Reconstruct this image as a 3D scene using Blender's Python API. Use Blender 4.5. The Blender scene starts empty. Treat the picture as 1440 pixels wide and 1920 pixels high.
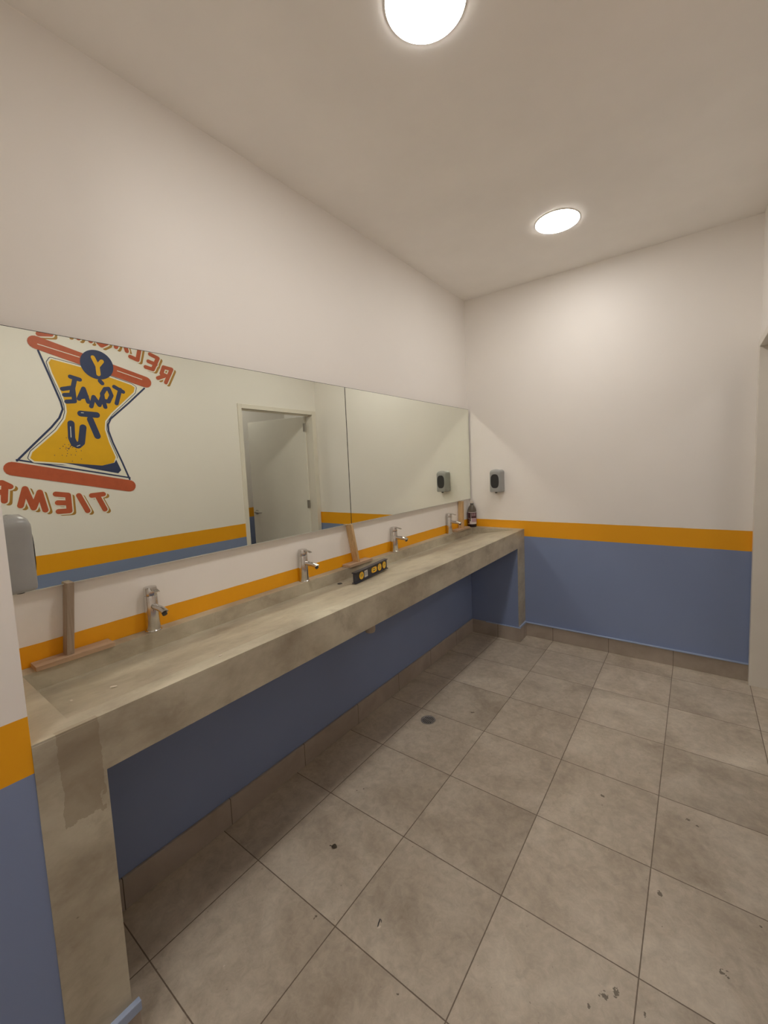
import bpy, bmesh, math, random
from mathutils import Vector, Matrix
random.seed(7)
sc = bpy.context.scene
COL = sc.collection

# ---------------------------------------------------------------- camera, world, exposure
W, H = 1.8633, 2.7491            # room width and height
CT, CB, CD = 0.8737, 0.741, 0.473  # counter top, underside, depth
YS = -3.05                       # near end of the counter
YN = -5.3                        # wall behind the photographer
cam_d = bpy.data.cameras.new('camera')
cam = bpy.data.objects.new('camera', cam_d)
COL.objects.link(cam)
yaw, pitch, roll, FPX = 0.6333, -0.0858, -0.042, 775.865
fwd = Vector((-math.sin(yaw) * math.cos(pitch), math.cos(yaw) * math.cos(pitch), math.sin(pitch)))
rt = Vector((math.cos(yaw), math.sin(yaw), 0))
up = rt.cross(fwd)
r2 = math.cos(roll) * rt + math.sin(roll) * up
u2 = -math.sin(roll) * rt + math.cos(roll) * up
cam.matrix_world = Matrix(((r2.x, u2.x, -fwd.x, 1.5744), (r2.y, u2.y, -fwd.y, -3.2492),
                           (r2.z, u2.z, -fwd.z, 1.4206), (0, 0, 0, 1)))
cam_d.sensor_fit = 'VERTICAL'
cam_d.sensor_height = 36
cam_d.lens = 36 * FPX / 1920
cam_d.shift_x = -17.5 / 1920
cam_d.shift_y = -20.5 / 1920
cam_d.clip_start = 0.02
sc.camera = cam
wd = bpy.data.worlds.new('world')
sc.world = wd
wd.use_nodes = True
wd.node_tree.nodes['Background'].inputs[0].default_value = (0.02, 0.02, 0.02, 1)
sc.view_settings.view_transform = 'Standard'
sc.view_settings.look = 'None'
sc.view_settings.gamma = 1
sc.view_settings.exposure = 1.72
sc.view_settings.use_curve_mapping = False
sc.cycles.max_bounces = 12
sc.cycles.diffuse_bounces = 9
sc.cycles.blur_glossy = 0.05
sc.cycles.sample_clamp_indirect = 0
LAMP = 16.0                      # strength of the ceiling discs
LAMP_COL = (1.0, 0.955, 0.91, 1)
LAMPS = [(0.92, -0.69), (0.92, -2.10), (0.92, -3.51), (0.92, -4.92)]

# ---------------------------------------------------------------- helpers
def link(name, bm, mats, parent=None, smooth=False, bevel=0, seg=2, loc=None):
    me = bpy.data.meshes.new(name)
    bmesh.ops.recalc_face_normals(bm, faces=bm.faces[:]) if bevel is not None else None
    bm.to_mesh(me); bm.free()
    if not isinstance(mats, (list, tuple)): mats = [mats]
    for m in mats: me.materials.append(m)
    o = bpy.data.objects.new(name, me)
    COL.objects.link(o)
    if parent: o.parent = parent
    if loc: o.location = loc
    if smooth:
        for p in me.polygons: p.use_smooth = True
    if bevel:
        md = o.modifiers.new('bevel', 'BEVEL'); md.width = bevel; md.segments = seg
        md.limit_method = 'ANGLE'; md.angle_limit = math.radians(35)
    if smooth:
        try: me.set_sharp_from_angle(angle=math.radians(40))
        except Exception: pass
    return o

def tag(o, label=None, cat=None, group=None, kind=None):
    if label: o['label'] = label
    if cat: o['category'] = cat
    if group: o['group'] = group
    if kind: o['kind'] = kind
    return o

def empty(name, loc=(0, 0, 0), rz=0):
    o = bpy.data.objects.new(name, None); COL.objects.link(o)
    o.location = loc; o.rotation_euler = (0, 0, rz); o.empty_display_size = 0.05
    return o

def add_box(bm, a, b, mi=0):
    x0, y0, z0 = a; x1, y1, z1 = b
    v = [bm.verts.new(p) for p in ((x0, y0, z0), (x1, y0, z0), (x1, y1, z0), (x0, y1, z0),
                                   (x0, y0, z1), (x1, y0, z1), (x1, y1, z1), (x0, y1, z1))]
    for f in ((3, 2, 1, 0), (4, 5, 6, 7), (0, 1, 5, 4), (1, 2, 6, 5), (2, 3, 7, 6), (3, 0, 4, 7)):
        fc = bm.faces.new([v[i] for i in f]); fc.material_index = mi
    return v

def boxes(*bs):
    bm = bmesh.new()
    for b in bs: add_box(bm, *b)
    return bm

def frame_of(d):
    d = d.normalized()
    a = Vector((0, 0, 1)) if abs(d.z) < 0.9 else Vector((1, 0, 0))
    s = d.cross(a).normalized()
    return s, d.cross(s).normalized()

def add_tube(bm, pts, radii, n=20, cap=True, tilt_end=None):
    """tube through pts with a radius for each; ring normals follow the path"""
    pts = [Vector(p) for p in pts]
    rings = []
    for i, p in enumerate(pts):
        d = (pts[min(i + 1, len(pts) - 1)] - pts[max(i - 1, 0)])
        if i == 0: s, t = frame_of(d)
        else:
            s = (s - d.normalized() * s.dot(d.normalized())).normalized(); t = d.normalized().cross(s)
        r = radii[i] if isinstance(radii, (list, tuple)) else radii
        ring = []
        for k in range(n):
            a = 2 * math.pi * k / n
            q = p + (s * math.cos(a) + t * math.sin(a)) * r
            if tilt_end and i == len(pts) - 1:
                q += d.normalized() * tilt_end * ((q - p).dot(Vector((0, 0, 1))))
            ring.append(bm.verts.new(q))
        rings.append(ring)
    for a, b in zip(rings, rings[1:]):
        for k in range(n): bm.faces.new((a[k], a[(k + 1) % n], b[(k + 1) % n], b[k]))
    if cap:
        bm.faces.new(rings[0][::-1]); bm.faces.new(rings[-1])
    return rings

def add_lathe(bm, prof, c=(0, 0, 0), n=32, cap=True, mi=None):
    rings = []
    for r, z in prof:
        rings.append([bm.verts.new((c[0] + r * math.cos(2 * math.pi * k / n), c[1] + r * math.sin(2 * math.pi * k / n), c[2] + z)) for k in range(n)])
    for i, (a, b) in enumerate(zip(rings, rings[1:])):
        for k in range(n):
            f = bm.faces.new((a[k], a[(k + 1) % n], b[(k + 1) % n], b[k]))
            if mi: f.material_index = mi[i]
    if cap:
        bm.faces.new(rings[0][::-1]); bm.faces.new(rings[-1])

# ---------------------------------------------------------------- materials
class NT:
    def __init__(s, name, rough=0.5, metal=0.0, spec=0.5, base=None):
        s.m = bpy.data.materials.new(name); s.m.use_nodes = True
        s.t = s.m.node_tree; s.b = s.t.nodes['Principled BSDF']
        s.b.inputs['Roughness'].default_value = rough
        s.b.inputs['Metallic'].default_value = metal
        s.b.inputs['Specular IOR Level'].default_value = spec
        if base: s.b.inputs['Base Color'].default_value = (*base, 1)
        s._p = None
    def n(s, typ, **kw):
        nd = s.t.nodes.new(typ)
        for k, v in kw.items(): setattr(nd, k, v)
        return nd
    def l(s, a, b): s.t.links.new(a, b)
    def pos(s):
        if not s._p: s._p = s.n('ShaderNodeTexCoord').outputs['Object']
        return s._p
    def xyz(s):
        q = s.n('ShaderNodeSeparateXYZ'); s.l(s.pos(), q.inputs[0]); return q.outputs
    def math(s, op, a, b=None, c=None, clamp=False):
        nd = s.n('ShaderNodeMath', operation=op); nd.use_clamp = clamp
        for i, v in enumerate((a, b, c)):
            if v is None: continue
            if isinstance(v, (int, float)): nd.inputs[i].default_value = v
            else: s.l(v, nd.inputs[i])
        return nd.outputs[0]
    def noise(s, scale, detail=4, rough=0.55, dist=0.0, vec=None, stretch=None):
        nd = s.n('ShaderNodeTexNoise'); nd.inputs['Scale'].default_value = scale
        nd.inputs['Detail'].default_value = detail; nd.inputs['Roughness'].default_value = rough
        nd.inputs['Distortion'].default_value = dist
        v = vec or s.pos()
        if stretch:
            mp = s.n('ShaderNodeMapping'); mp.inputs['Scale'].default_value = stretch; s.l(v, mp.inputs[0]); v = mp.outputs[0]
        s.l(v, nd.inputs['Vector']); return nd.outputs['Fac']
    def ramp(s, fac, stops, interp='LINEAR'):
        r = s.n('ShaderNodeValToRGB'); r.color_ramp.interpolation = interp
        e = r.color_ramp.elements
        while len(e) < len(stops): e.new(0.5)
        for i, (p, c) in enumerate(stops):
            e[i].position = p; e[i].color = (*c, 1) if len(c) == 3 else c
        s.l(fac, r.inputs[0]); return r.outputs[0]
    def mix(s, fac, a, b, mode='MIX'):
        nd = s.n('ShaderNodeMix', data_type='RGBA', blend_type=mode)
        for i, v in ((0, fac), (6, a), (7, b)):
            if isinstance(v, (int, float)): nd.inputs[i].default_value = v
            elif isinstance(v, tuple): nd.inputs[i].default_value = (*v, 1)
            else: s.l(v, nd.inputs[i])
        return nd.outputs[2]
    def base(s, c): s.l(c, s.b.inputs['Base Color'])
    def rough(s, v): s.l(v, s.b.inputs['Roughness'])
    def bump(s, h, strength=0.2, dist=0.002):
        b = s.n('ShaderNodeBump'); b.inputs['Strength'].default_value = strength; b.inputs['Distance'].default_value = dist
        s.l(h, b.inputs['Height']); s.l(b.outputs[0], s.b.inputs['Normal'])

WHITE = (0.86, 0.83, 0.79); OCHRE = (0.86, 0.385, 0.0); BLUE = (0.215, 0.275, 0.445)

def painted_wall():
    q = NT('painted_wall', 0.55)
    z = q.xyz()[2]
    wob = q.math('MULTIPLY_ADD', q.noise(9, 2), 0.004, -0.002)
    zz = q.math('ADD', z, wob)
    a = q.math('GREATER_THAN', zz, 0.9376); b = q.math('GREATER_THAN', zz, 0.8132)
    n1 = q.ramp(q.noise(1.3, 3), [(0.3, (0.96, 0.96, 0.96)), (0.7, (1, 1, 1))])
    c = q.mix(a, q.mix(b, BLUE, OCHRE), WHITE)
    q.base(q.mix(1.0, c, n1, 'MULTIPLY'))
    q.bump(q.noise(260, 2), 0.06, 0.001)
    return q.m

def paint(name, c, rough=0.5, bump=0.05):
    q = NT(name, rough); n1 = q.ramp(q.noise(3, 3), [(0.3, tuple(v * 0.95 for v in c)), (0.7, c)])
    q.base(n1)
    if bump: q.bump(q.noise(200, 2), bump, 0.001)
    return q.m

TX, TY, X0T, Y0T = 0.39, 0.3749, 1.0812, -2.0708
SPOTS = [(1.425, -2.138, .014, .0), (1.40, -2.165, .014, .3), (1.373, -2.207, .008, 0), (1.492, -2.147, .006, 0), (1.754, -1.727, .006, 0),
         (1.572, -1.397, .012, 0), (1.60, -1.41, .008, 0), (0.389, -1.997, .005, 0), (0.409, -1.974, .004, 0), (1.66, -1.93, .014, 0),
         (1.50, -1.78, .012, 0), (0.62, -2.46, .009, 0), (0.95, -2.47, .006, 0), (1.28, -1.45, .01, 0), (0.09, -0.62, .006, 0), (0.57, -1.2, .014, 0)]
def floor_tile():
    q = NT('floor_tile', 0.42, spec=0.4)
    X = q.xyz()
    def dist(c, o, t):
        u = q.math('DIVIDE', q.math('SUBTRACT', c, o), t)
        f = q.math('FRACT', u)
        d = q.math('MINIMUM', f, q.math('SUBTRACT', 1.0, f))
        return q.math('MULTIPLY', d, t), q.math('FLOOR', u)
    dx, ix = dist(X[0], X0T, TX); dy, iy = dist(X[1], Y0T, TY)
    d = q.math('MINIMUM', dx, dy)
    d = q.math('ADD', d, q.math('MULTIPLY_ADD', q.noise(60, 2), 0.0012, -0.0006))
    grout = q.math('LESS_THAN', d, 0.0017)
    cv = q.n('ShaderNodeCombineXYZ'); q.l(ix, cv.inputs[0]); q.l(iy, cv.inputs[1])
    wn = q.n('ShaderNodeTexWhiteNoise'); q.l(cv.outputs[0], wn.inputs['Vector'])
    off = q.n('ShaderNodeVectorMath', operation='MULTIPLY_ADD')
    q.l(wn.outputs['Color'], off.inputs[0]); off.inputs[1].default_value = (9, 9, 9); q.l(q.pos(), off.inputs[2])
    v = off.outputs[0]
    big = q.noise(3.2, 6, 0.62, 0.6, vec=v)
    c = q.ramp(big, [(0.30, (0.335, 0.28, 0.215)), (0.5, (0.445, 0.385, 0.305)), (0.68, (0.535, 0.475, 0.385))])
    veins = q.noise(6, 8, 0.7, 1.6, vec=v)
    vm = q.ramp(veins, [(0.485, (0, 0, 0)), (0.5, (1, 1, 1)), (0.515, (0, 0, 0))])
    c = q.mix(q.math('MULTIPLY', vm, 0.10), c, (0.60, 0.54, 0.47))
    dirt = q.ramp(q.noise(14, 5, 0.7), [(0.60, (0, 0, 0)), (0.78, (1, 1, 1))])
    fine = q.ramp(q.noise(28, 6, 0.75, 0.5, vec=v), [(0.35, (0.86, 0.86, 0.86)), (0.65, (1.1, 1.1, 1.1))])
    c = q.mix(1.0, c, fine, 'MULTIPLY')
    c = q.mix(q.math('MULTIPLY', dirt, 0.45), c, (0.24, 0.19, 0.15))
    speck = q.ramp(q.noise(75, 2, 0.5), [(0.74, (0, 0, 0)), (0.78, (1, 1, 1))])
    c = q.mix(q.math('MULTIPLY', speck, 0.6), c, (0.08, 0.06, 0.045))
    tint = q.math('MULTIPLY_ADD', wn.outputs['Value'], 0.10, 0.95)
    tc = q.n('ShaderNodeCombineXYZ'); [q.l(tint, tc.inputs[i]) for i in range(3)]
    c = q.mix(1.0, c, tc.outputs[0], 'MULTIPLY')
    # small dried stains with a place of their own
    nz = q.noise(90, 3, 0.6)
    tot = None
    for (sx, sy, r, _) in SPOTS:
        ds = q.math('SQRT', q.math('ADD', q.math('POWER', q.math('SUBTRACT', X[0], sx), 2), q.math('POWER', q.math('SUBTRACT', X[1], sy), 2)))
        ds = q.math('DIVIDE', ds, r)
        s_ = q.math('LESS_THAN', q.math('ADD', ds, q.math('MULTIPLY_ADD', nz, 3.0, -1.5)), 0.55)
        tot = s_ if tot is None else q.math('MAXIMUM', tot, s_)
    c = q.mix(q.math('MULTIPLY', tot, 0.75), c, (0.055, 0.04, 0.025))
    c = q.mix(grout, c, (0.15, 0.115, 0.085))
    q.base(c)
    q.rough(q.math('MULTIPLY_ADD', big, 0.25, 0.32))
    hgt = q.math('ADD', q.math('MULTIPLY', q.math('MINIMUM', d, 0.004), 120), q.math('MULTIPLY', big, 0.3))
    q.bump(hgt, 0.25, 0.002)
    return q.m

def concrete():
    q = NT('polished_concrete', 0.45, spec=0.35)
    X = q.xyz()
    a = q.noise(3.4, 8, 0.64, 0.25, stretch=(1.2, 0.8, 1.2))
    c = q.ramp(a, [(0.30, (0.27, 0.225, 0.165)), (0.5, (0.42, 0.375, 0.28)), (0.68, (0.55, 0.51, 0.39))])
    st = q.ramp(q.noise(13, 6, 0.7, 0.4, stretch=(1.3, 0.5, 1.1)), [(0.45, (0, 0, 0)), (0.7, (1, 1, 1))])
    c = q.mix(q.math('MULTIPLY', st, 0.22), c, (0.66, 0.61, 0.49))
    dk = q.ramp(q.noise(7, 5, 0.65, 0.5), [(0.55, (0, 0, 0)), (0.75, (1, 1, 1))])
    c = q.mix(q.math('MULTIPLY', dk, 0.5), c, (0.23, 0.18, 0.13))
    # damp darker blotch on the front of the near pier
    nz = q.noise(22, 4, 0.6)
    zz = q.math('ADD', X[2], q.math('MULTIPLY_ADD', nz, 0.22, -0.11))
    yy = q.math('ADD', X[1], q.math('MULTIPLY_ADD', nz, 0.02, -0.01))
    m = q.math('MULTIPLY', q.math('GREATER_THAN', zz, 0.66), q.math('LESS_THAN', zz, 0.90))
    m = q.math('MULTIPLY', m, q.math('MULTIPLY', q.math('GREATER_THAN', yy, 0.040), q.math('LESS_THAN', yy, 0.118)))
    m = q.math('MULTIPLY', m, q.math('GREATER_THAN', X[0], 0.46))
    c = q.mix(q.math('MULTIPLY', m, 0.42), c, (0.21, 0.155, 0.095))
    pit = q.ramp(q.noise(55, 2), [(0.76, (0, 0, 0)), (0.8, (1, 1, 1))])
    c = q.mix(q.math('MULTIPLY', pit, 0.5), c, (0.09, 0.07, 0.05))
    q.base(c)
    q.rough(q.math('MULTIPLY_ADD', a, 0.3, 0.3))
    q.bump(q.math('ADD', q.noise(18, 5, 0.6), q.math('MULTIPLY', pit, -0.6)), 0.22, 0.004)
    return q.m

def baseboard_mat(axis, off):
    q = NT('baseboard_tile_' + axis, 0.42, spec=0.4)
    X = q.xyz(); cx = X[0] if axis == 'x' else X[1]
    u = q.math('FRACT', q.math('DIVIDE', q.math('SUBTRACT', cx, off), TX))
    dd = q.math('MINIMUM', u, q.math('SUBTRACT', 1.0, u))
    g = q.math('LESS_THAN', dd, 0.0035)
    c = q.ramp(q.noise(4, 6, 0.62, 0.6), [(0.28, (0.30, 0.25, 0.20)), (0.5, (0.36, 0.305, 0.25)), (0.72, (0.42, 0.36, 0.30))])
    q.base(q.mix(g, c, (0.09, 0.07, 0.05)))
    return q.m

def wood(name, dark, light, axis='z'):
    q = NT(name, 0.6, spec=0.3)
    st = (90, 90, 3.5) if axis == 'z' else (90, 3.5, 90)
    w = q.noise(1.0, 5, 0.6, 0.6, stretch=st)
    c = q.ramp(w, [(0.3, dark), (0.7, light)])
    kn = q.ramp(q.noise(1.0, 2, stretch=(30, 30, 12) if axis == 'z' else (30, 12, 30)), [(0.70, (0, 0, 0)), (0.78, (1, 1, 1))])
    q.base(q.mix(q.math('MULTIPLY', kn, 0.4), c, tuple(v * 0.5 for v in dark)))
    q.bump(w, 0.15, 0.001)
    return q.m

def plain(name, c, rough=0.5, metal=0.0, spec=0.5, var=0.06, scale=25):
    q = NT(name, rough, metal, spec)
    q.base(q.ramp(q.noise(scale, 3), [(0.3, tuple(v * (1 - var) for v in c)), (0.7, c)]))
    return q.m

def lamp_mat():
    m = bpy.data.materials.new('lamp_diffuser'); m.use_nodes = True
    t = m.node_tree; t.nodes.clear()
    e = t.nodes.new('ShaderNodeEmission'); o = t.nodes.new('ShaderNodeOutputMaterial')
    e.inputs[0].default_value = LAMP_COL; e.inputs[1].default_value = LAMP
    t.links.new(e.outputs[0], o.inputs[0]); return m

def mirror_mat():
    m = bpy.data.materials.new('mirror_glass'); m.use_nodes = True
    t = m.node_tree; t.nodes.clear()
    g = t.nodes.new('ShaderNodeBsdfGlossy'); o = t.nodes.new('ShaderNodeOutputMaterial')
    g.inputs['Color'].default_value = (0.90, 0.935, 0.85, 1); g.inputs['Roughness'].default_value = 0.0
    t.links.new(g.outputs[0], o.inputs[0]); return m

M_WALL = painted_wall(); M_FLOOR = floor_tile(); M_CONC = concrete()
M_CEIL = paint('ceiling_paint', (0.93, 0.905, 0.87), 0.7)
M_BLUE = paint('blue_paint', BLUE, 0.5)
M_BLUE_LIT = paint('blue_paint_lit_top', (0.32, 0.39, 0.54), 0.5)  # wall blue lightened to carry the light falling on baseboard tops
M_WHITE = paint('white_enamel', (0.78, 0.74, 0.66), 0.35, 0)
M_DOOR = paint('door_enamel', (0.82, 0.79, 0.72), 0.35, 0)
M_BBX = baseboard_mat('x', 1.0812 - 0.39 * 3 + 0.0); M_BBY = baseboard_mat('y', -2.41)
M_CHROME = plain('chrome', (0.66, 0.64, 0.61), 0.17, 1.0, var=0.12, scale=60)
M_STEEL = plain('brushed_steel', (0.45, 0.42, 0.38), 0.45, 0.8)
M_LAMP = lamp_mat(); M_MIRROR = mirror_mat()
M_EDGE = plain('mirror_edge', (0.62, 0.62, 0.56), 0.25)
M_GAP = plain('dark_gap', (0.03, 0.03, 0.025), 0.6)
M_PINE = wood('pine_board', (0.46, 0.29, 0.13), (0.72, 0.51, 0.28))
M_GREYWOOD = wood('weathered_board', (0.27, 0.205, 0.15), (0.42, 0.34, 0.26))
M_PALEWOOD = wood('plank_board', (0.40, 0.27, 0.17), (0.58, 0.42, 0.29), 'y')
M_GREY = plain('grey_plastic', (0.34, 0.345, 0.335), 0.32)
M_WIN = plain('smoked_window', (0.030, 0.032, 0.035), 0.15)
M_DGREY = plain('dark_plastic', (0.05, 0.05, 0.05), 0.4)
M_BLACKMET = plain('black_anodised_metal', (0.030, 0.030, 0.042), 0.35)
M_YEL = plain('yellow_plastic', (0.85, 0.48, 0.02), 0.4)
M_VIAL = NT('spirit_vial', 0.1, base=(0.75, 0.62, 0.15)).m
M_PVC = plain('pvc_plastic', (0.50, 0.42, 0.33), 0.45)
M_LABELW = plain('label_white', (0.72, 0.68, 0.66), 0.5)
M_LABELP = plain('label_pink', (0.50, 0.33, 0.36), 0.5)
M_LABELM = plain('label_maroon', (0.075, 0.022, 0.03), 0.5)
M_LIQ = plain('brown_bottle_plastic', (0.13, 0.11, 0.085), 0.2)
M_BASEB = plain('bottle_dark_base', (0.025, 0.012, 0.012), 0.2)
M_RED = plain('mural_red', (0.52, 0.105, 0.042), 0.5, var=0.12)
M_GOLD = plain('mural_gold', (0.80, 0.44, 0.006), 0.5, var=0.08, scale=8)
M_SHAD = plain('mural_mustard', (0.42, 0.22, 0.035), 0.5)
M_CREAM = plain('mural_cream', (0.86, 0.83, 0.74), 0.5)
M_NAVY = plain('mural_navy', (0.030, 0.046, 0.125), 0.5)
M_LEAF = plain('dried_leaf', (0.060, 0.045, 0.025), 0.6)
M_CHIP = plain('plaster_white', (0.62, 0.55, 0.46), 0.6)

def struct(name, bm, m, **kw):
    o = link(name, bm, m, **kw); o['kind'] = 'structure'; return o

# ---------------------------------------------------------------- the room
T = 0.12
struct('floor', boxes(((-T, YN - T, -0.1), (4.6, 1.4, 0.0))), M_FLOOR)
struct('ceiling', boxes(((-T, YN - T, H), (4.6, 1.4, H + 0.1))), M_CEIL)
struct('wall_left', boxes(((-T, YN - T, 0), (0, T, H))), M_WALL)
struct('wall_back', boxes(((0, 0, 0), (W + 0.10, T, H))), M_WALL)
struct('wall_near', boxes(((0, YN - T, 0), (W + T, YN, H))), M_WALL)
struct('wall_stub', boxes(((0, YN, 0), (CD - 0.001, YS, H))), M_WALL)
DY0, DY1, DZ = -0.932, -0.066, 2.005      # door opening
WT = 0.10
struct('wall_right', boxes(((W, YN, 0), (W + WT, DY0 - 0.02, H)), ((W, DY0 - 0.02, DZ + 0.02), (W + WT, 0, H)),
                           ((W, DY1 + 0.02, 0), (W + WT, 0, DZ + 0.02))), M_WALL)
# masonry upstand under the counter
struct('wall_low', boxes(((0, -2.9245, 0), (0.072, -0.0005, CB - 0.001))), M_BLUE)
# the room beyond the door
struct('wall_hall_back', boxes(((W + WT, 0.75, 0), (3.42, 0.87, H))), M_WALL)
struct('wall_hall_right', boxes(((3.30, -2.6, 0), (3.42, 0.75, H))), M_WALL)
struct('wall_hall_near', boxes(((W + WT, -2.72, 0), (3.42, -2.6, H))), M_WALL)
struct('wall_hall_left', boxes(((W + WT - 0.001, 0, 0), (W + WT + 0.05, 0.75, H))), M_WALL)
# baseboards: tile with the wall's blue paint slopped over the top edge, its lit look put into the colour
BB = 0.110
def baseboard(name, a, b, mat, slop=None):
    o = struct(name, boxes((a, b)), mat, bevel=0.002)
    if slop:
        s = link('paint_line', boxes(slop), M_BLUE_LIT, parent=o, bevel=0.002)
    return o
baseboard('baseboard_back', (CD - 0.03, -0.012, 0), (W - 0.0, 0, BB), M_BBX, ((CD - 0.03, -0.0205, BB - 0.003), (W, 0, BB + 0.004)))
baseboard('baseboard_left', (0.072, -2.925, 0), (0.083, -0.15, BB), M_BBY)
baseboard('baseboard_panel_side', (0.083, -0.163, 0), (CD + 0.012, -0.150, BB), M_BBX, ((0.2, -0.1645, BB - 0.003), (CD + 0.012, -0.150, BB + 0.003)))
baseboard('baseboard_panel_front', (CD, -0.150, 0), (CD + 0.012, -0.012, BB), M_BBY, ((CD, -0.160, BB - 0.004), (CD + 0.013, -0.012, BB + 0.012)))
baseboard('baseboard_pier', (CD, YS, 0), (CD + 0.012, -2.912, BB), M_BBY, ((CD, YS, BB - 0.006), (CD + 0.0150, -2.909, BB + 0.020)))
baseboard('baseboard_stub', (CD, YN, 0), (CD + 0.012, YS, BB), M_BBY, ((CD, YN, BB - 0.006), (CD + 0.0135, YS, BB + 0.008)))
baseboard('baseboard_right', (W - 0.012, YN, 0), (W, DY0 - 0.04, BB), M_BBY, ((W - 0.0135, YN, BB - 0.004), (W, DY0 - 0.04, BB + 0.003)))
baseboard('baseboard_near', (CD + 0.012, YN, 0), (W - 0.012, YN + 0.012, BB), M_BBX)
baseboard('baseboard_hall', (W + WT + 0.05, 0.738, 0), (3.29, 0.75, BB), M_BBX)
baseboard('baseboard_hall_right', (3.288, -2.6, 0), (3.30, 0.738, BB), M_BBY)

# ---------------------------------------------------------------- door
door = empty('door_1', (W, DY1, 0)); door['kind'] = 'structure'
def dlink(name, bm, m, parent=door, **kw):
    bmesh.ops.translate(bm, verts=bm.verts[:], vec=(-W, -DY1, 0)); return link(name, bm, m, parent=parent, **kw)
cw = 0.04
dlink('door_frame', boxes(((W - 0.010, DY0 - cw, 0), (W + WT + 0.005, DY0, DZ + cw)),
                          ((W - 0.010, DY1, 0), (W + WT + 0.005, DY1 + 0.052, DZ + cw)),
                          ((W - 0.010, DY0, DZ), (W + WT + 0.005, DY1, DZ + cw)),
                          ((W + 0.045, DY0, 0), (W + 0.060, DY0 + 0.012, DZ)),
                          ((W + 0.045, DY0, DZ - 0.012), (W + 0.060, DY1, DZ))), M_WHITE, bevel=0.002)
leaf = empty('door_leaf'); leaf.parent = door; leaf.location = (WT - 0.005, -0.008, 0); leaf.rotation_euler = (0, 0, math.radians(80))
LW = 0.85
link('leaf_panel', boxes(((0.0, -LW, 0.008), (0.04, -0.004, DZ - 0.006))), M_DOOR, parent=leaf, bevel=0.002)
for hz in (0.22, 1.03, 1.88):
    b = bmesh.new(); add_tube(b, [(-0.004, 0.002, hz - 0.045), (-0.004, 0.002, hz + 0.045)], 0.007, 12)
    add_box(b, (-0.006, -0.03, hz - 0.045), (-0.001, 0.002, hz + 0.045))
    link('hinge', b, M_STEEL, parent=leaf)
b = bmesh.new()
add_lathe(b, [(0.026, 0), (0.026, 0.006), (0.012, 0.010), (0.012, 0.04)], n=24)
bmesh.ops.rotate(b, verts=b.verts[:], cent=(0, 0, 0), matrix=Matrix.Rotation(math.radians(-90), 3, 'Y'))
bmesh.ops.translate(b, verts=b.verts[:], vec=(0, -LW + 0.06, 0.93))
add_tube(b, [(-0.04, -LW + 0.06, 0.93), (-0.046, -LW + 0.08, 0.93), (-0.046, -LW + 0.17, 0.926)], [0.010, 0.010, 0.008], 14)
link('door_handle', b, M_STEEL, parent=leaf, smooth=True)

# ---------------------------------------------------------------- ceiling lamps
LAMP_LABELS = ['smaller looking round ceiling light near the far corner', 'round ceiling light cut off by the top edge of the photo',
               'round ceiling light above where the photographer stands', 'round ceiling light nearest the wall behind the photographer',
               'round ceiling light in the room beyond the open door']
for i, (x, y) in enumerate(LAMPS + [(3.0, -0.50)]):
    e = tag(empty('ceiling_light', (x, y, H)), LAMP_LABELS[i] + ', glowing white disc', 'ceiling light', 'round ceiling lights')
    b = bmesh.new(); add_lathe(b, [(0.119, 0.0), (0.119, -0.003), (0.117, -0.004), (0.1162, -0.004), (0.1162, 0.0)], n=64, cap=False)
    link('trim_ring', b, M_WHITE, parent=e, smooth=True)
    b = bmesh.new(); add_lathe(b, [(0.116, 0.0), (0.116, -0.0045), (0.1145, -0.0055), (0.09, -0.006)], n=64)
    link('diffuser', b, M_LAMP, parent=e, smooth=True)

# ---------------------------------------------------------------- concrete counter with trough basin
cnt = tag(empty('concrete_counter', (0, YS, 0)), 'long polished concrete washbasin counter running along the left wall under the mirrors', 'washbasin counter')
def clink(name, bm, m, **kw):
    bmesh.ops.translate(bm, verts=bm.verts[:], vec=(0, -YS, 0))
    o = link(name, bm, m, parent=cnt, **kw); return o
def counter_slab():
    bm = bmesh.new()
    LX, BZ, FX = 0.0526, 0.8195, 0.415
    y0, y1, iy0, iy1 = YS, -0.001, -2.975, -0.078
    N = 24
    ys = [iy0 + (iy1 - iy0) * i / N for i in range(N + 1)]
    V = lambda x, y, z: bm.verts.new((x, y, z))
    # rims
    lo = [V(0.001, y, CT) for y in ys]; li = [V(LX, y, CT) for y in ys]
    lb = [V(LX + 0.004, y, BZ) for y in ys]
    mid = [V(LX + 0.02, y, BZ - 0.0005) for y in ys]
    r1 = [V(0.18, y, BZ + (CT - BZ) * 0.27 + random.uniform(-.0008, .0008)) for y in ys]
    r2_ = [V(0.30, y, BZ + (CT - BZ) * 0.62 + random.uniform(-.0008, .0008)) for y in ys]
    fi = [V(FX, y, CT - 0.001) for y in ys]; fo = [V(CD, y, CT) for y in ys]
    fb = [V(CD, y, CB) for y in ys]; bb = [V(0.001, y, CB) for y in ys]
    cols = [bb, lo, li, lb, mid, r1, r2_, fi, fo, fb]
    for a, b in zip(cols, cols[1:] + cols[:1]):
        for i in range(N): bm.faces.new((a[i], a[i + 1], b[i + 1], b[i]))
    for idx, ye in ((0, y0), (N, y1)):
        # end strip: top ring, end wall of the trough, outer end cap
        eo = [V(0.001, ye, CT), V(CD, ye, CT), V(CD, ye, CB), V(0.001, ye, CB)]
        bm.faces.new((lo[idx], li[idx], fi[idx], fo[idx], eo[1], eo[0]))
        bm.faces.new((li[idx], lb[idx], mid[idx], r1[idx], r2_[idx], fi[idx]))
        bm.faces.new(eo)
        bm.faces.new((lo[idx], bb[idx], eo[3], eo[0])); bm.faces.new((fo[idx], fb[idx], eo[2], eo[1]))
        bm.faces.new((bb[idx], fb[idx], eo[2], eo[3]))
    return bm
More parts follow.
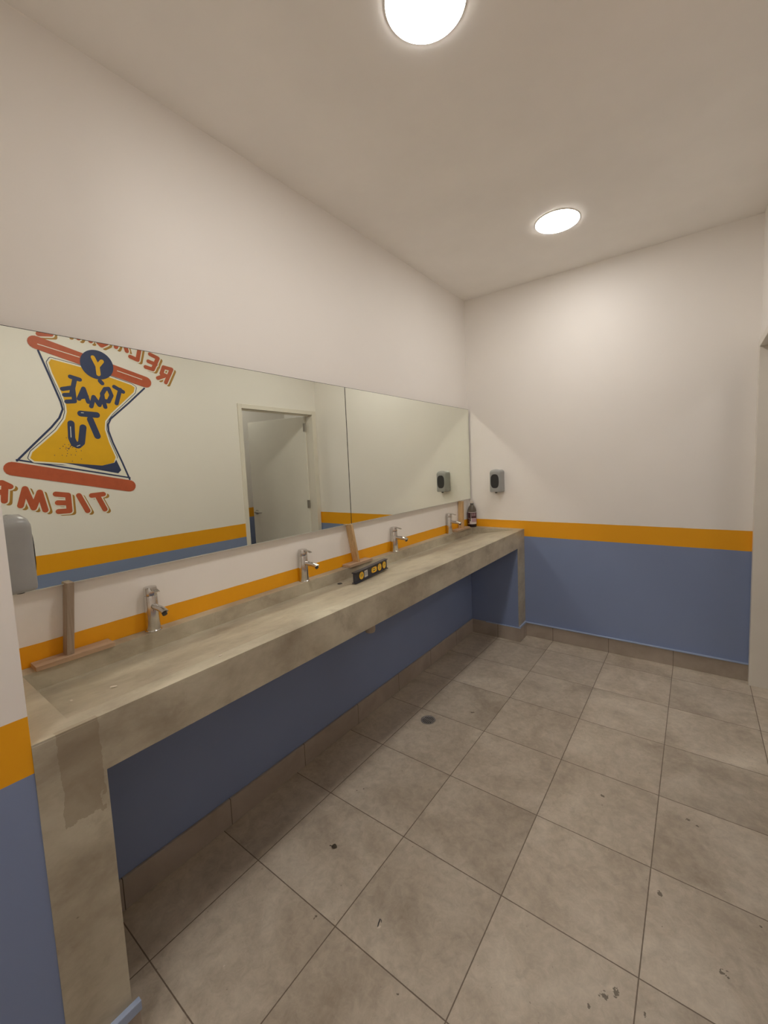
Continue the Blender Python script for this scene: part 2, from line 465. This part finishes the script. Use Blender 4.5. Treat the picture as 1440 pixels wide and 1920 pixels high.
slab = clink('basin_slab', counter_slab(), M_CONC, bevel=0.004, seg=2)
b = boxes(((0.001, YS, 0), (CD + 0.0008, -2.925, CB - 0.0005)), ((CD - 0.001, YS, CB - 0.0005), (CD + 0.0008, -2.925, CT - 0.005)))
clink('support_pier', b, M_CONC, bevel=None)
b = boxes(((0.073, -0.150, 0), (CD - 0.004, -0.001, CB)))
pn = clink('support_panel', b, M_BLUE)
b = boxes(((CD - 0.004, -0.151, 0), (CD, -0.001, CB)))
clink('panel_front', b, M_CONC)
b = bmesh.new(); add_lathe(b, [(0.013, 0.0), (0.013, 0.0008), (0.010, 0.001), (0.009, -0.001)], n=24)
bmesh.ops.translate(b, verts=b.verts[:], vec=(0.098, -1.735, 0.8245))
clink('drain_hole', b, M_DGREY)

# ---------------------------------------------------------------- drain pipe below the counter
b = bmesh.new()
add_lathe(b, [(0.021, 0.740), (0.021, 0.655), (0.026, 0.653), (0.027, 0.640), (0.025, 0.637), (0.027, 0.632), (0.0275, 0.612), (0.025, 0.607), (0.0275, 0.600), (0.0275, 0.575), (0.024, 0.566), (0.018, 0.563)], n=32)
o = link('drain_pipe', b, M_PVC, smooth=True, loc=(0.22, -1.655, 0))
tag(o, 'short beige plastic drain pipe end sticking out under the concrete counter', 'pipe')

# ---------------------------------------------------------------- mirrors
def mirror(y0, y1, label):
    t = 0.020
    zb = lambda y: 1.110 + (y / 3.05) * 0.010
    zt = lambda y: 1.862 + (y / 3.05) * 0.010
    ym, z0 = (y0 + y1) / 2, 1.107
    e = tag(empty('wall_mirror', (0, ym, z0)), label, 'mirror', 'wall mirrors over the counter')
    def pane(xa, xb, i, ib, it):
        b = bmesh.new(); q = []
        for x in (xa, xb):
            q.append([b.verts.new((x, y - ym, z - z0)) for y, z in ((y0 + i, zb(y0) + ib), (y1 - i, zb(y1) + ib), (y1 - i, zt(y1) - it), (y0 + i, zt(y0) - it))])
        b.faces.new(q[0][::-1]); b.faces.new(q[1])
        for k in range(4): b.faces.new((q[0][k], q[0][(k + 1) % 4], q[1][(k + 1) % 4], q[1][k]))
        return b
    link('backing', pane(0.001, t - 0.0005, 0, 0, 0), M_GAP, parent=e)
    link('mirror_glass', pane(t - 0.0006, t, 0.0012, 0.0022, 0.0018), M_MIRROR, parent=e)
    b = bmesh.new(); q = []
    for y in (y0 + .0005, y1 - .0005):
        q.append([b.verts.new((x, y - ym, z - z0)) for x, z in ((0.0015, zb(y) - 0.0006), (t + 0.0002, zb(y) - 0.0006), (t + 0.0002, zb(y) + 0.0020), (0.0015, zb(y) + 0.0020))])
    b.faces.new(q[0][::-1]); b.faces.new(q[1])
    for k in range(4): b.faces.new((q[0][k], q[0][(k + 1) % 4], q[1][(k + 1) % 4], q[1][k]))
    link('bottom_edge', b, M_EDGE, parent=e)
    return e
mirror(YS + 0.002, -1.5380, 'wide frameless wall mirror on the left, reflecting the hourglass mural and the door')
mirror(-1.5350, -0.012, 'wide frameless wall mirror on the right, next to the far corner')

# ---------------------------------------------------------------- taps
def make_tap():
    e = empty('basin_tap')
    b = bmesh.new()
    add_lathe(b, [(0.0265, 0.0), (0.0265, 0.003), (0.0235, 0.006), (0.0225, 0.03), (0.0215, 0.125), (0.0205, 0.1275)], n=36)
    link('tap_body', b, M_CHROME, parent=e, smooth=True)
    b = bmesh.new()
    add_tube(b, [(0.012, 0, 0.091), (0.06, 0, 0.090), (0.087, 0, 0.0875), (0.099, 0, 0.084)], [0.0105, 0.0105, 0.0105, 0.0105], 24, tilt_end=0.75)
    s = link('spout', b, M_CHROME, parent=e, smooth=True)
    b = bmesh.new(); add_tube(b, [(0.091, 0, 0.0805), (0.0975, 0, 0.0745)], [0.0085, 0.0080], 20)
    link('aerator', b, M_DGREY, parent=s, smooth=True)
    b = bmesh.new()
    add_lathe(b, [(0.0200, 0.1275), (0.0217, 0.1295), (0.0217, 0.153), (0.0200, 0.157), (0.012, 0.158)], n=36)
    hd = link('tap_handle', b, M_CHROME, parent=e, smooth=True)
    b = bmesh.new()
    pts = [(-0.004, 0.1575), (0.020, 0.157), (0.040, 0.1535), (0.058, 0.1485), (0.0585, 0.1450), (0.040, 0.1495), (0.018, 0.1520), (-0.004, 0.1530)]
    a = [b.verts.new((x, -0.0085, z)) for x, z in pts]; c = [b.verts.new((x, 0.0085, z)) for x, z in pts]
    b.faces.new(a); b.faces.new(c[::-1])
    for i in range(8): b.faces.new((a[i], a[(i + 1) % 8], c[(i + 1) % 8], c[i]))
    link('lever', b, M_CHROME, parent=hd, bevel=0.0015)
    return e
def copy_tree(o, parent=None):
    c = o.copy(); COL.objects.link(c); c.parent = parent
    if parent: c.matrix_parent_inverse = o.matrix_parent_inverse.copy()
    for ch in list(o.children): copy_tree(ch, c)
    return c
tap0 = make_tap()
TAPS = [(-2.612, 0, 'chrome tap nearest the photographer, beside the weathered wooden prop'),
        (-1.909, 0, 'second chrome tap from the left, left of the joint between the mirrors'),
        (-1.150, 0, 'third chrome tap from the left, right of the spirit level'),
        (-0.418, 0, 'farthest chrome tap, beside the wooden prop in the far corner')]
src = list(tap0.children)
for i, (y, rz, lab) in enumerate(TAPS):
    t_ = tap0 if i == 0 else copy_tree(tap0)
    t_.location = (0.0275, y, CT + 0.0003); t_.rotation_euler = (0, 0, rz)
    tag(t_, lab, 'tap', 'chrome basin taps')

# ---------------------------------------------------------------- wooden props holding the mirrors up
def prop(by0, by1, bt, ub, ut, th, x0, x1, mat_b, mat_u, label):
    """base plank along the ledge from by0 to by1, upright from y=ub (foot) to y=ut (head)"""
    e = tag(empty('wooden_prop', (0, (by0 + by1) / 2, CT)), label, 'wooden prop', 'wooden props under the mirrors')
    oy = (by0 + by1) / 2
    b = boxes(((0.003, by0 - oy, 0.0005), (0.060, by1 - oy, bt)))
    link('base_board', b, mat_b, parent=e, bevel=0.001)
    b = bmesh.new(); h = 1.1065 - CT
    vb = [b.verts.new(p) for p in ((x0, ub - oy, bt), (x1, ub - oy, bt), (x1, ub + th - oy, bt), (x0, ub + th - oy, bt))]
    vt = [b.verts.new(p) for p in ((x0 - .001, ut - oy, h), (x1 - .001, ut - oy, h), (x1 - .001, ut + th - oy, h), (x0 - .001, ut + th - oy, h))]
    b.faces.new(vb[::-1]); b.faces.new(vt)
    for i in range(4): b.faces.new((vb[i], vb[(i + 1) % 4], vt[(i + 1) % 4], vt[i]))
    link('upright_board', b, mat_u, parent=e, bevel=0.001)
prop(-2.945, -2.745, 0.014, -2.868, -2.849, 0.019, 0.008, 0.045, M_PALEWOOD, M_GREYWOOD, 'greyish wooden prop nearest the photographer, standing on a plank under the mirror')
prop(-1.610, -1.415, 0.014, -1.528, -1.572, 0.014, 0.006, 0.050, M_PALEWOOD, M_PINE, 'leaning pale wooden prop under the joint between the two mirrors')
prop(-0.345, -0.120, 0.014, -0.225, -0.218, 0.016, 0.006, 0.050, M_PALEWOOD, M_PINE, 'upright pale wooden prop beside the brown bottle in the far corner')

# ---------------------------------------------------------------- bottle
bt = tag(empty('bottle', (0.0425, -0.0415, CT)), 'dark bottle with maroon and pink label and white cap, in the far counter corner', 'bottle')
b = bmesh.new()
add_lathe(b, [(0.033, 0.0), (0.0362, 0.004), (0.0362, 0.022), (0.0358, 0.026), (0.0358, 0.128), (0.0362, 0.132), (0.0350, 0.146), (0.0295, 0.163), (0.019, 0.181), (0.0125, 0.188), (0.0120, 0.194)],
          n=40, mi=[1, 1, 1, 0, 0, 0, 0, 0, 0, 0])
link('bottle_body', b, [M_LIQ, M_BASEB], parent=bt, smooth=True)
def sleeve(name, z0, z1, a0, a1, r, m, par):
    b = bmesh.new(); n = 24; R = []
    for k in range(n + 1):
        a = math.radians(a0 + (a1 - a0) * k / n)
        R.append([b.verts.new((rr * math.cos(a), rr * math.sin(a), z)) for rr, z in ((r - .0004, z0), (r, z0), (r, z1), (r - .0004, z1))])
    for p, q_ in zip(R, R[1:]):
        for j in range(4): b.faces.new((p[j], q_[j], q_[(j + 1) % 4], p[(j + 1) % 4]))
    b.faces.new(R[0]); b.faces.new(R[-1][::-1])
    return link(name, b, m, parent=par, smooth=True)
lab = sleeve('bottle_label', 0.026, 0.128, -175, 60, 0.0364, M_LABELW, bt)
sleeve('maroon_panel', 0.076, 0.124, -175, 20, 0.0367, M_LABELM, lab)
sleeve('pink_panel', 0.044, 0.074, -70, 20, 0.0367, M_LABELP, lab)
sleeve('left_panel', 0.030, 0.074, -175, -100, 0.0367, M_LABELM, lab)
sleeve('black_letter', 0.050, 0.118, -96, -84, 0.0370, M_BASEB, lab)
sleeve('white_letter', 0.060, 0.118, -82, -77, 0.0370, M_LABELW, lab)
for k in range(4): sleeve('pink_letter', 0.094, 0.118, -66 + k * 15, -59 + k * 15, 0.0370, M_LABELP, lab)
b = bmesh.new(); add_lathe(b, [(0.0145, 0.190), (0.0145, 0.199), (0.013, 0.200)], n=28)
link('neck_ring', b, M_DGREY, parent=bt, smooth=True)
b = bmesh.new(); add_lathe(b, [(0.0115, 0.200), (0.0105, 0.214), (0.006, 0.219)], n=28)
link('bottle_cap', b, M_CHIP, parent=bt, smooth=True)

# ---------------------------------------------------------------- soap dispensers
def make_dispenser():
    e = empty('soap_dispenser')       # back at local y=0, faces -y, base of the body at z=0
    b = bmesh.new()
    w, d, h = 0.050, 0.088, 0.178
    def section(z, sw, sd, dz=0.0):
        pts = [(-sw, 0)]
        n = 22
        for k in range(n + 1):
            a = math.pi + math.pi * k / n
            c, s = math.cos(a), math.sin(a)
            ex = 0.30
            x = sw * math.copysign(abs(c) ** ex, c); y = -sd * abs(s) ** ex
            pts.append((x, y))
        pts.append((sw, 0))
        return [(x, y, z + dz * (1 - (x / w) ** 2)) for x, y in pts]
    secs = []
    for z, fw, fd, dz in ((0.0, .93, .88, 0), (0.003, .97, .925, 0), (0.010, 1.0, .94, 0), (0.05, .99, .94, 0), (0.10, .97, .94, 0), (0.14, .975, .94, 0), (0.150, .985, .94, 0),
                          (0.156, .985, .93, 0.006), (0.163, .96, .88, 0.012), (0.167, .88, .78, 0.016), (0.169, .62, .52, 0.016)):
        secs.append([b.verts.new(p) for p in section(z, w * fw, d * fd, dz)])
    for p, q_ in zip(secs, secs[1:]):
        for i in range(len(p) - 1): b.faces.new((p[i], p[i + 1], q_[i + 1], q_[i]))
        b.faces.new((p[-1], p[0], q_[0], q_[-1]))
    b.faces.new(secs[0][::-1]); b.faces.new(secs[-1])
    body = link('dispenser_body', b, M_GREY, parent=e, smooth=True)
    b = bmesh.new(); n = 32
    f = []; g = []
    for k in range(n):
        a = 2 * math.pi * k / n
        c, s = math.cos(a), math.sin(a)
        x = 0.034 * math.copysign(abs(c) ** 0.7, c); z = 0.088 + 0.056 * math.copysign(abs(s) ** 0.7, s)
        yf = -0.0835
        f.append(b.verts.new((x, yf, z))); g.append(b.verts.new((x, -0.074, z)))
    b.faces.new(f)
    for k in range(n): b.faces.new((f[k], g[k], g[(k + 1) % n], f[(k + 1) % n]))
    link('level_window', b, M_WIN, parent=e)
    b = bmesh.new(); add_tube(b, [(0, -0.055, -0.010), (0, -0.055, 0.004)], [0.008, 0.012], 16)
    link('nozzle', b, M_DGREY, parent=e, smooth=True)
    return e
d0 = make_dispenser(); d0.location = (0.268, -0.0005, 1.172)
tag(d0, 'grey soap dispenser with dark oval window on the far wall above the counter', 'soap dispenser', 'grey soap dispensers')
d1 = copy_tree(d0); d1.location = (0.250, YS + 0.0005, 1.158); d1.rotation_euler = (0, 0, math.pi)
tag(d1, 'grey soap dispenser seen from its side at the left edge of the photo', 'soap dispenser', 'grey soap dispensers')

# ---------------------------------------------------------------- spirit level standing in the trough
import math as _m
pA, pB = Vector((0.212, -1.752, 0)), Vector((0.166, -1.425, 0))
LV = (pB - pA).length
def rampz(x): return 0.8195 + (CT - 0.8195) * ((x - 0.0526) / (0.415 - 0.0526)) 
lv = empty('spirit_level', ((pA.x + pB.x) / 2, (pA.y + pB.y) / 2, rampz(0.189 + 0.011) + 0.0008), math.atan2(pB.y - pA.y, pB.x - pA.x))
tag(lv, 'small black spirit level with yellow vials standing in the basin', 'spirit level')
hL = LV / 2
def ibeam():
    b = bmesh.new(); w, t, hh = 0.012, 0.004, 0.056
    pr = [(-w, 0), (w, 0), (w, t), (0.0045, t + .001), (0.0045, hh - t - .001), (w, hh - t), (w, hh), (-w, hh), (-w, hh - t), (-0.0045, hh - t - .001), (-0.0045, t + .001), (-w, t)]
    a = [b.verts.new((-hL, y, z)) for y, z in pr]; c = [b.verts.new((hL, y, z)) for y, z in pr]
    b.faces.new(a[::-1]); b.faces.new(c)
    for i in range(len(pr)): b.faces.new((a[i], a[(i + 1) % len(pr)], c[(i + 1) % len(pr)], c[i]))
    return b
link('level_body', ibeam(), M_BLACKMET, parent=lv, bevel=0.0006)
def vial_ring(x, rx, rz, sq, rot=0.0):
    b = bmesh.new(); n = 36; yf = -0.0075; yb = -0.004
    O, I, O2, I2 = [], [], [], []
    for k in range(n):
        a = 2 * math.pi * k / n; c, s = math.cos(a), math.sin(a)
        px_, pz_ = math.copysign(abs(c) ** sq, c), math.copysign(abs(s) ** sq, s)
        for L_, f, y in ((O, 1, yf), (I, 0.52, yf), (O2, 1, yb), (I2, 0.52, yb)):
            L_.append(b.verts.new((x + px_ * rx * f, y, 0.028 + pz_ * rz * f)))
    for k in range(n):
        j = (k + 1) % n
        b.faces.new((O[k], O[j], I[j], I[k])); b.faces.new((O[k], O2[k], O2[j], O[j])); b.faces.new((I[k], I[j], I2[j], I2[k]))
    v = link('vial_holder', b, M_YEL, parent=lv)
    b = bmesh.new(); ca, sa = math.cos(rot), math.sin(rot)
    add_tube(b, [(x - ca * rx * .7, -0.0055, 0.028 - sa * rz * .7), (x + ca * rx * .7, -0.0055, 0.028 + sa * rz * .7)], 0.0028, 12)
    link('vial', b, M_VIAL, parent=v, smooth=True)
vial_ring(-hL + 0.062, 0.019, 0.0195, 1.0, math.pi / 2)
vial_ring(0.022, 0.026, 0.0145, 0.55, 0)
vial_ring(hL - 0.085, 0.0185, 0.0195, 1.0, math.pi / 4)
vial_ring(hL - 0.034, 0.0175, 0.0195, 1.0, math.pi / 2)
b = boxes(((-hL + 0.092, -0.0055, 0.010), (-hL + 0.122, -0.0043, 0.044)))
sk = link('sticker', b, M_LABELW, parent=lv)
for k in range(2):
    link('printed_line', boxes(((-hL + 0.0945 + k * .012, -0.0058, 0.013), (-hL + 0.1035 + k * .012, -0.0054, 0.0145)), ((-hL + 0.0945 + k * .012, -0.0058, 0.018), (-hL + 0.1035 + k * .012, -0.0054, 0.038))), M_GREY, parent=sk)

# ---------------------------------------------------------------- floor drain and litter
fd = tag(empty('floor_drain', (0.392, -1.397, 0)), 'round metal floor drain grate set in the tiles in front of the counter', 'floor drain')
b = bmesh.new(); add_lathe(b, [(0.041, 0.0), (0.041, 0.0015), (0.0385, 0.002), (0.034, 0.002), (0.033, 0.0008)], n=40)
link('drain_ring', b, M_STEEL, parent=fd, smooth=True)
b = bmesh.new(); add_lathe(b, [(0.031, 0.0009), (0.031, 0.0016)], n=32)
link('drain_well', b, M_GAP, parent=fd)
b = bmesh.new()
for k in range(-3, 4):
    hw = math.sqrt(max(0.031 ** 2 - (k * 0.009) ** 2, 0.0001)) * 0.95
    add_box(b, (k * 0.009 - 0.0026, -hw, 0.0012), (k * 0.009 + 0.0026, hw, 0.0024))
add_box(b, (-0.03, -0.002, 0.0012), (0.03, 0.002, 0.0026))
link('drain_grate', b, M_STEEL, parent=fd)

def leaf_mesh(n=14):
    b = bmesh.new(); top = []; bot = []
    L_ = 0.022
    for k in range(n + 1):
        u = k / n; w = 0.0088 * math.sin(math.pi * u) ** 0.75 * (1.15 - 0.3 * u) + 0.0002
        x = (u - 0.45) * L_; zc = 0.0016 + 0.0025 * math.sin(math.pi * u)
        top.append([b.verts.new((x, s * w, zc + 0.0012 * abs(s))) for s in (-1, 0, 1)])
        bot.append([b.verts.new((x, s * w, zc - 0.0010 + 0.0012 * abs(s))) for s in (-1, 0, 1)])
    for S, fl in ((top, 0), (bot, 1)):
        for p, q_ in zip(S, S[1:]):
            for j in range(2):
                f = (p[j], q_[j], q_[j + 1], p[j + 1]); b.faces.new(f[::-1] if fl else f)
    for k in range(n):
        b.faces.new((top[k][0], bot[k][0], bot[k + 1][0], top[k + 1][0])); b.faces.new((top[k][2], top[k + 1][2], bot[k + 1][2], bot[k][2]))
    return b
lf = tag(empty('dried_leaf', (0.498, -2.252, 0), math.radians(20)), 'small dark dried leaf lying on the floor tiles in front of the counter', 'leaf')
link('leaf_blade', leaf_mesh(), M_LEAF, parent=lf, smooth=True)
b = bmesh.new(); add_tube(b, [(-0.008, 0, 0.002), (-0.013, 0.002, 0.002), (-0.0185, 0.001, 0.0015)], [0.0012, 0.0009, 0.0016], 8)
link('leaf_stem', b, M_LEAF, parent=lf)
b = bmesh.new(); add_tube(b, [(-0.004, -0.010, 0.0015), (-0.002, 0.0, 0.0018), (0.002, 0.011, 0.0022), (0.006, 0.008, 0.0018), (0.0065, 0.002, 0.0012)], [0.0014, 0.0018, 0.0016, 0.0012, 0.0007], 8)
o = link('black_clip', b, M_DGREY, smooth=True, loc=(0.800, -2.362, 0)); o.rotation_euler = (0, 0, 0.6)
tag(o, 'tiny bent black plastic clip on the floor tile beside a white flake', 'clip')
def flake(x, y, r, z=0.0, m=M_CHIP, name='plaster_flake', tall=0.0015, sx=1.0, rz=0.0):
    b = bmesh.new(); n = 9; A = []; B = []
    for k in range(n):
        a = 2 * math.pi * k / n; rr = r * random.uniform(0.7, 1.1)
        A.append(b.verts.new((rr * math.cos(a) * sx, rr * math.sin(a), 0.0002))); B.append(b.verts.new((rr * .8 * math.cos(a) * sx, rr * .8 * math.sin(a), tall)))
    b.faces.new(A[::-1]); b.faces.new(B)
    for k in range(n): b.faces.new((A[k], A[(k + 1) % n], B[(k + 1) % n], B[k]))
    o = link(name, b, m, loc=(x, y, z)); o.rotation_euler = (0, 0, rz)
    return o
tag(flake(0.806, -2.372, 0.0045, sx=1.8, rz=1.3), 'small white plaster flake on the floor beside the black clip', 'plaster flake')
tag(flake(0.4965, -2.703, 0.004, sx=0.7), 'yellowish crumb on the floor tile nearest the front pier', 'plaster flake')
tag(flake(0.305, -2.935, 0.004, rampz(0.305) + 0.004), 'white plaster flake on the near end rim of the concrete basin', 'plaster flake')
tag(flake(0.316, -2.845, 0.005, rampz(0.316) + 0.0, sx=2.2, rz=0.9), 'long white plaster flake in the near end of the concrete basin', 'plaster flake')
tag(flake(0.43, -2.60, 0.004, CT + 0.0003, sx=1.5, rz=1.2), 'white plaster flake on the front rim of the concrete basin', 'plaster flake')

# ---------------------------------------------------------------- hourglass mural on the wall facing the mirrors
MU = {
'top_bar':[(-2.383, 2.293), (-1.744, 2.131)],
'top_hl':[(-2.373, 2.284), (-2.156, 2.242), (-1.931, 2.186), (-1.769, 2.147)],
'bot_bar':[(-2.565, 1.499), (-1.923, 1.352)],
'outL':[(-2.374, 2.244), (-2.331, 2.096), (-2.285, 1.93), (-2.279, 1.883), (-2.302, 1.825), (-2.35, 1.761), (-2.448, 1.651), (-2.539, 1.547)],
'outR':[(-1.757, 2.083), (-1.879, 1.958), (-2.003, 1.839), (-2.023, 1.797), (-2.024, 1.751), (-2.004, 1.669), (-1.956, 1.527), (-1.917, 1.4)],
'gold':[(-2.324, 2.176), (-2.311, 2.198), (-2.147, 2.172), (-1.848, 2.093), (-1.828, 2.08), (-1.837, 2.047), (-1.999, 1.88), (-2.042, 1.821), (-2.05, 1.76), (-2.031, 1.668), (-1.999, 1.565), (-2.012, 1.528), (-2.086, 1.509), (-2.278, 1.528), (-2.454, 1.546), (-2.471, 1.564), (-2.458, 1.598), (-2.396, 1.661), (-2.321, 1.738), (-2.269, 1.817), (-2.255, 1.866), (-2.255, 1.913), (-2.272, 1.988), (-2.311, 2.113)],
'wedge':[(-2.309, 1.531), (-2.086, 1.506), (-2.007, 1.525), (-1.994, 1.546), (-1.968, 1.47), (-1.989, 1.447), (-2.141, 1.484)],
'Y':[[(-2.076, 2.255), (-2.053, 2.197)], [(-2.024, 2.236), (-2.053, 2.197), (-2.052, 2.144)]],
'tomate':[[(-1.961, 2.069), (-1.906, 2.039)], [(-1.924, 2.053), (-1.956, 1.951)], [(-1.998, 2.051), (-1.984, 2.005), (-2.006, 1.959), (-2.039, 1.964), (-2.042, 2.009), (-2.021, 2.046), (-1.998, 2.051)], [(-2.047, 2.098), (-2.035, 2.083)], [(-2.03, 1.919), (-2.043, 1.988), (-2.065, 1.929), (-2.095, 1.983), (-2.115, 1.916)], [(-2.13, 1.945), (-2.15, 2.033), (-2.182, 1.961)], [(-2.165, 1.975), (-2.137, 1.983)], [(-2.218, 2.103), (-2.167, 2.091)], [(-2.193, 2.097), (-2.22, 1.993)], [(-2.269, 2.016), (-2.211, 2.033), (-2.209, 1.942), (-2.253, 1.935)], [(-2.261, 1.978), (-2.213, 1.985)]],
'tu':[[(-2.181, 1.862), (-2.088, 1.859)], [(-2.129, 1.826), (-2.096, 1.712)], [(-2.242, 1.792), (-2.247, 1.693), (-2.236, 1.655), (-2.215, 1.645), (-2.194, 1.665), (-2.176, 1.769)]],
'tiempo':[[(-2.167, 1.3), (-2.097, 1.304)], [(-2.13, 1.287), (-2.096, 1.196)], [(-2.241, 1.306), (-2.2, 1.197)], [(-2.366, 1.326), (-2.301, 1.314), (-2.302, 1.208), (-2.361, 1.21)], [(-2.36, 1.268), (-2.306, 1.262)], [(-2.548, 1.268), (-2.517, 1.372), (-2.486, 1.248), (-2.447, 1.345), (-2.429, 1.228)], [(-2.586, 1.39), (-2.62, 1.415), (-2.654, 1.413), (-2.675, 1.385), (-2.659, 1.355), (-2.615, 1.36)], [(-2.609, 1.394), (-2.62, 1.305)], [(-2.735, 1.414), (-2.76, 1.391), (-2.766, 1.351), (-2.746, 1.317), (-2.721, 1.335), (-2.714, 1.384), (-2.735, 1.414)]],
'relajate':[[(-1.539, 2.258), (-1.593, 2.148)], [(-1.539, 2.258), (-1.6, 2.265), (-1.621, 2.212), (-1.578, 2.199)], [(-1.6, 2.198), (-1.651, 2.174)], [(-1.694, 2.347), (-1.638, 2.327), (-1.683, 2.235), (-1.734, 2.245)], [(-1.658, 2.277), (-1.71, 2.291)], [(-1.756, 2.41), (-1.787, 2.288), (-1.835, 2.303)], [(-1.855, 2.340), (-1.880, 2.46), (-1.925, 2.355)], [(-1.868, 2.385), (-1.91, 2.388)], [(-1.96, 2.479), (-1.983, 2.369), (-2.016, 2.347), (-2.032, 2.364)], [(-2.08, 2.364), (-2.086, 2.479), (-2.15, 2.368)], [(-2.092, 2.41), (-2.126, 2.407)], [(-2.159, 2.499), (-2.225, 2.464)], [(-2.192, 2.481), (-2.209, 2.379)], [(-2.363, 2.45), (-2.299, 2.45), (-2.300, 2.36), (-2.363, 2.349)], [(-2.354, 2.399), (-2.307, 2.408)]],
}
mur = tag(empty('wall_mural', (W, -2.1, 1.2)), 'painted hourglass mural with red bars and Spanish lettering on the wall opposite the mirrors', 'mural')
LAY = [0]
def _poly(b, pts, depth):
    v = [b.verts.new((-depth, y + 2.1, z - 1.2)) for y, z in pts]
    try: b.faces.new(v)
    except ValueError: pass
def strokes(name, lines, w, m, depth, parent=mur, dy=0.0, dz=0.0, closed=False):
    b = bmesh.new(); k_ = 0
    for ln in lines:
        pts = [Vector((y + dy, z + dz)) for y, z in ln]
        if closed: pts.append(pts[0])
        for p, q_ in zip(pts, pts[1:]):
            d = (q_ - p)
            if d.length < 1e-5: continue
            d.normalize(); n_ = Vector((-d.y, d.x)) * w / 2
            k_ += 1
            _poly(b, [p + n_, q_ + n_, q_ - n_, p - n_], depth + k_ * 1e-6)
        for p in pts:
            k_ += 1
            _poly(b, [(p.x + w / 2 * math.cos(a * math.pi / 8), p.y + w / 2 * math.sin(a * math.pi / 8)) for a in range(16)], depth + k_ * 1e-6)
    return link(name, b, m, parent=parent, bevel=0)
def area(name, pts, m, depth, parent=mur):
    b = bmesh.new(); _poly(b, pts, depth)
    b.normal_update(); bmesh.ops.triangulate(b, faces=b.faces[:]); return link(name, b, m, parent=parent)
outline = MU['outL'] + MU['outR'][::-1]
gl = area('hourglass_glass', outline, M_CREAM, 0.0006)
for _side in ('outL', 'outR'): strokes('glass_outline', [MU[_side]], 0.0115, M_NAVY, 0.0010, parent=gl)
strokes('glass_foot', [[(-2.54, 1.553), (-1.915, 1.412)]], 0.010, M_NAVY, 0.0010, parent=gl)
cy_ = sum(p[0] for p in MU['gold']) / len(MU['gold'])
strokes('sand_halo', [MU['gold']], 0.034, M_NAVY, 0.0012, parent=gl, closed=True)
strokes('sand_halo_white', [MU['gold'], MU['wedge']], 0.026, M_CREAM, 0.0014, parent=gl, closed=True)
strokes('sand_edge', [MU['gold']], 0.006, M_GOLD, 0.0017, parent=gl, closed=True)
area('sand', MU['gold'], M_GOLD, 0.0018, parent=gl)
area('sand_shadow', MU['wedge'], M_NAVY, 0.0019, parent=gl)
sp = bmesh.new()
for k in range(34):
    y, z = random.gauss(-2.27, 0.035), random.gauss(1.62, 0.04)
    _poly(sp, [(y + 0.0028 * math.cos(a), z + 0.0028 * math.sin(a)) for a in (0, 1.05, 2.1, 3.15, 4.2, 5.25)], 0.0021)
link('sand_grains', sp, M_NAVY, parent=gl)['kind'] = 'stuff'
tb = strokes('top_bar', [MU['top_bar']], 0.082, M_RED, 0.0022)
for _seg in (MU['top_hl'][:2], MU['top_hl'][2:]): strokes('top_bar_highlight', [_seg], 0.005, M_CREAM, 0.0026, parent=tb)
strokes('bottom_bar', [MU['bot_bar']], 0.084, M_RED, 0.0022)
b = bmesh.new(); _poly(b, [(-2.055 + 0.100 * math.cos(a * math.pi / 32), 2.208 + 0.100 * math.sin(a * math.pi / 32)) for a in range(64)], 0.0029)
bd = link('badge', b, M_NAVY, parent=mur)
strokes('letter_y', MU['Y'], 0.026, M_GOLD, 0.0032, parent=bd)
strokes('lettering_tomate', MU['tomate'], 0.027, M_NAVY, 0.0024)
tu = strokes('lettering_tu', MU['tu'], 0.040, M_NAVY, 0.0024)
for _seg in ([(-2.247, 1.77), (-2.250, 1.70)], [(-2.222, 1.640), (-2.205, 1.648)], [(-2.178, 1.868), (-2.165, 1.868)]): strokes('letter_glint', [_seg], 0.004, M_CREAM, 0.0028, parent=tu)
for nm, key, w in (('lettering_tiempo', 'tiempo', 0.033), ('lettering_relajate', 'relajate', 0.029)):
    s = strokes(nm, MU[key], w, M_RED, 0.0022)
    strokes('letter_shadow', MU[key], w, M_SHAD, 0.0006, parent=s, dy=0.020, dz=-0.014)
    strokes('letter_rim', MU[key], w + 0.016, M_CREAM, 0.0012, parent=s)
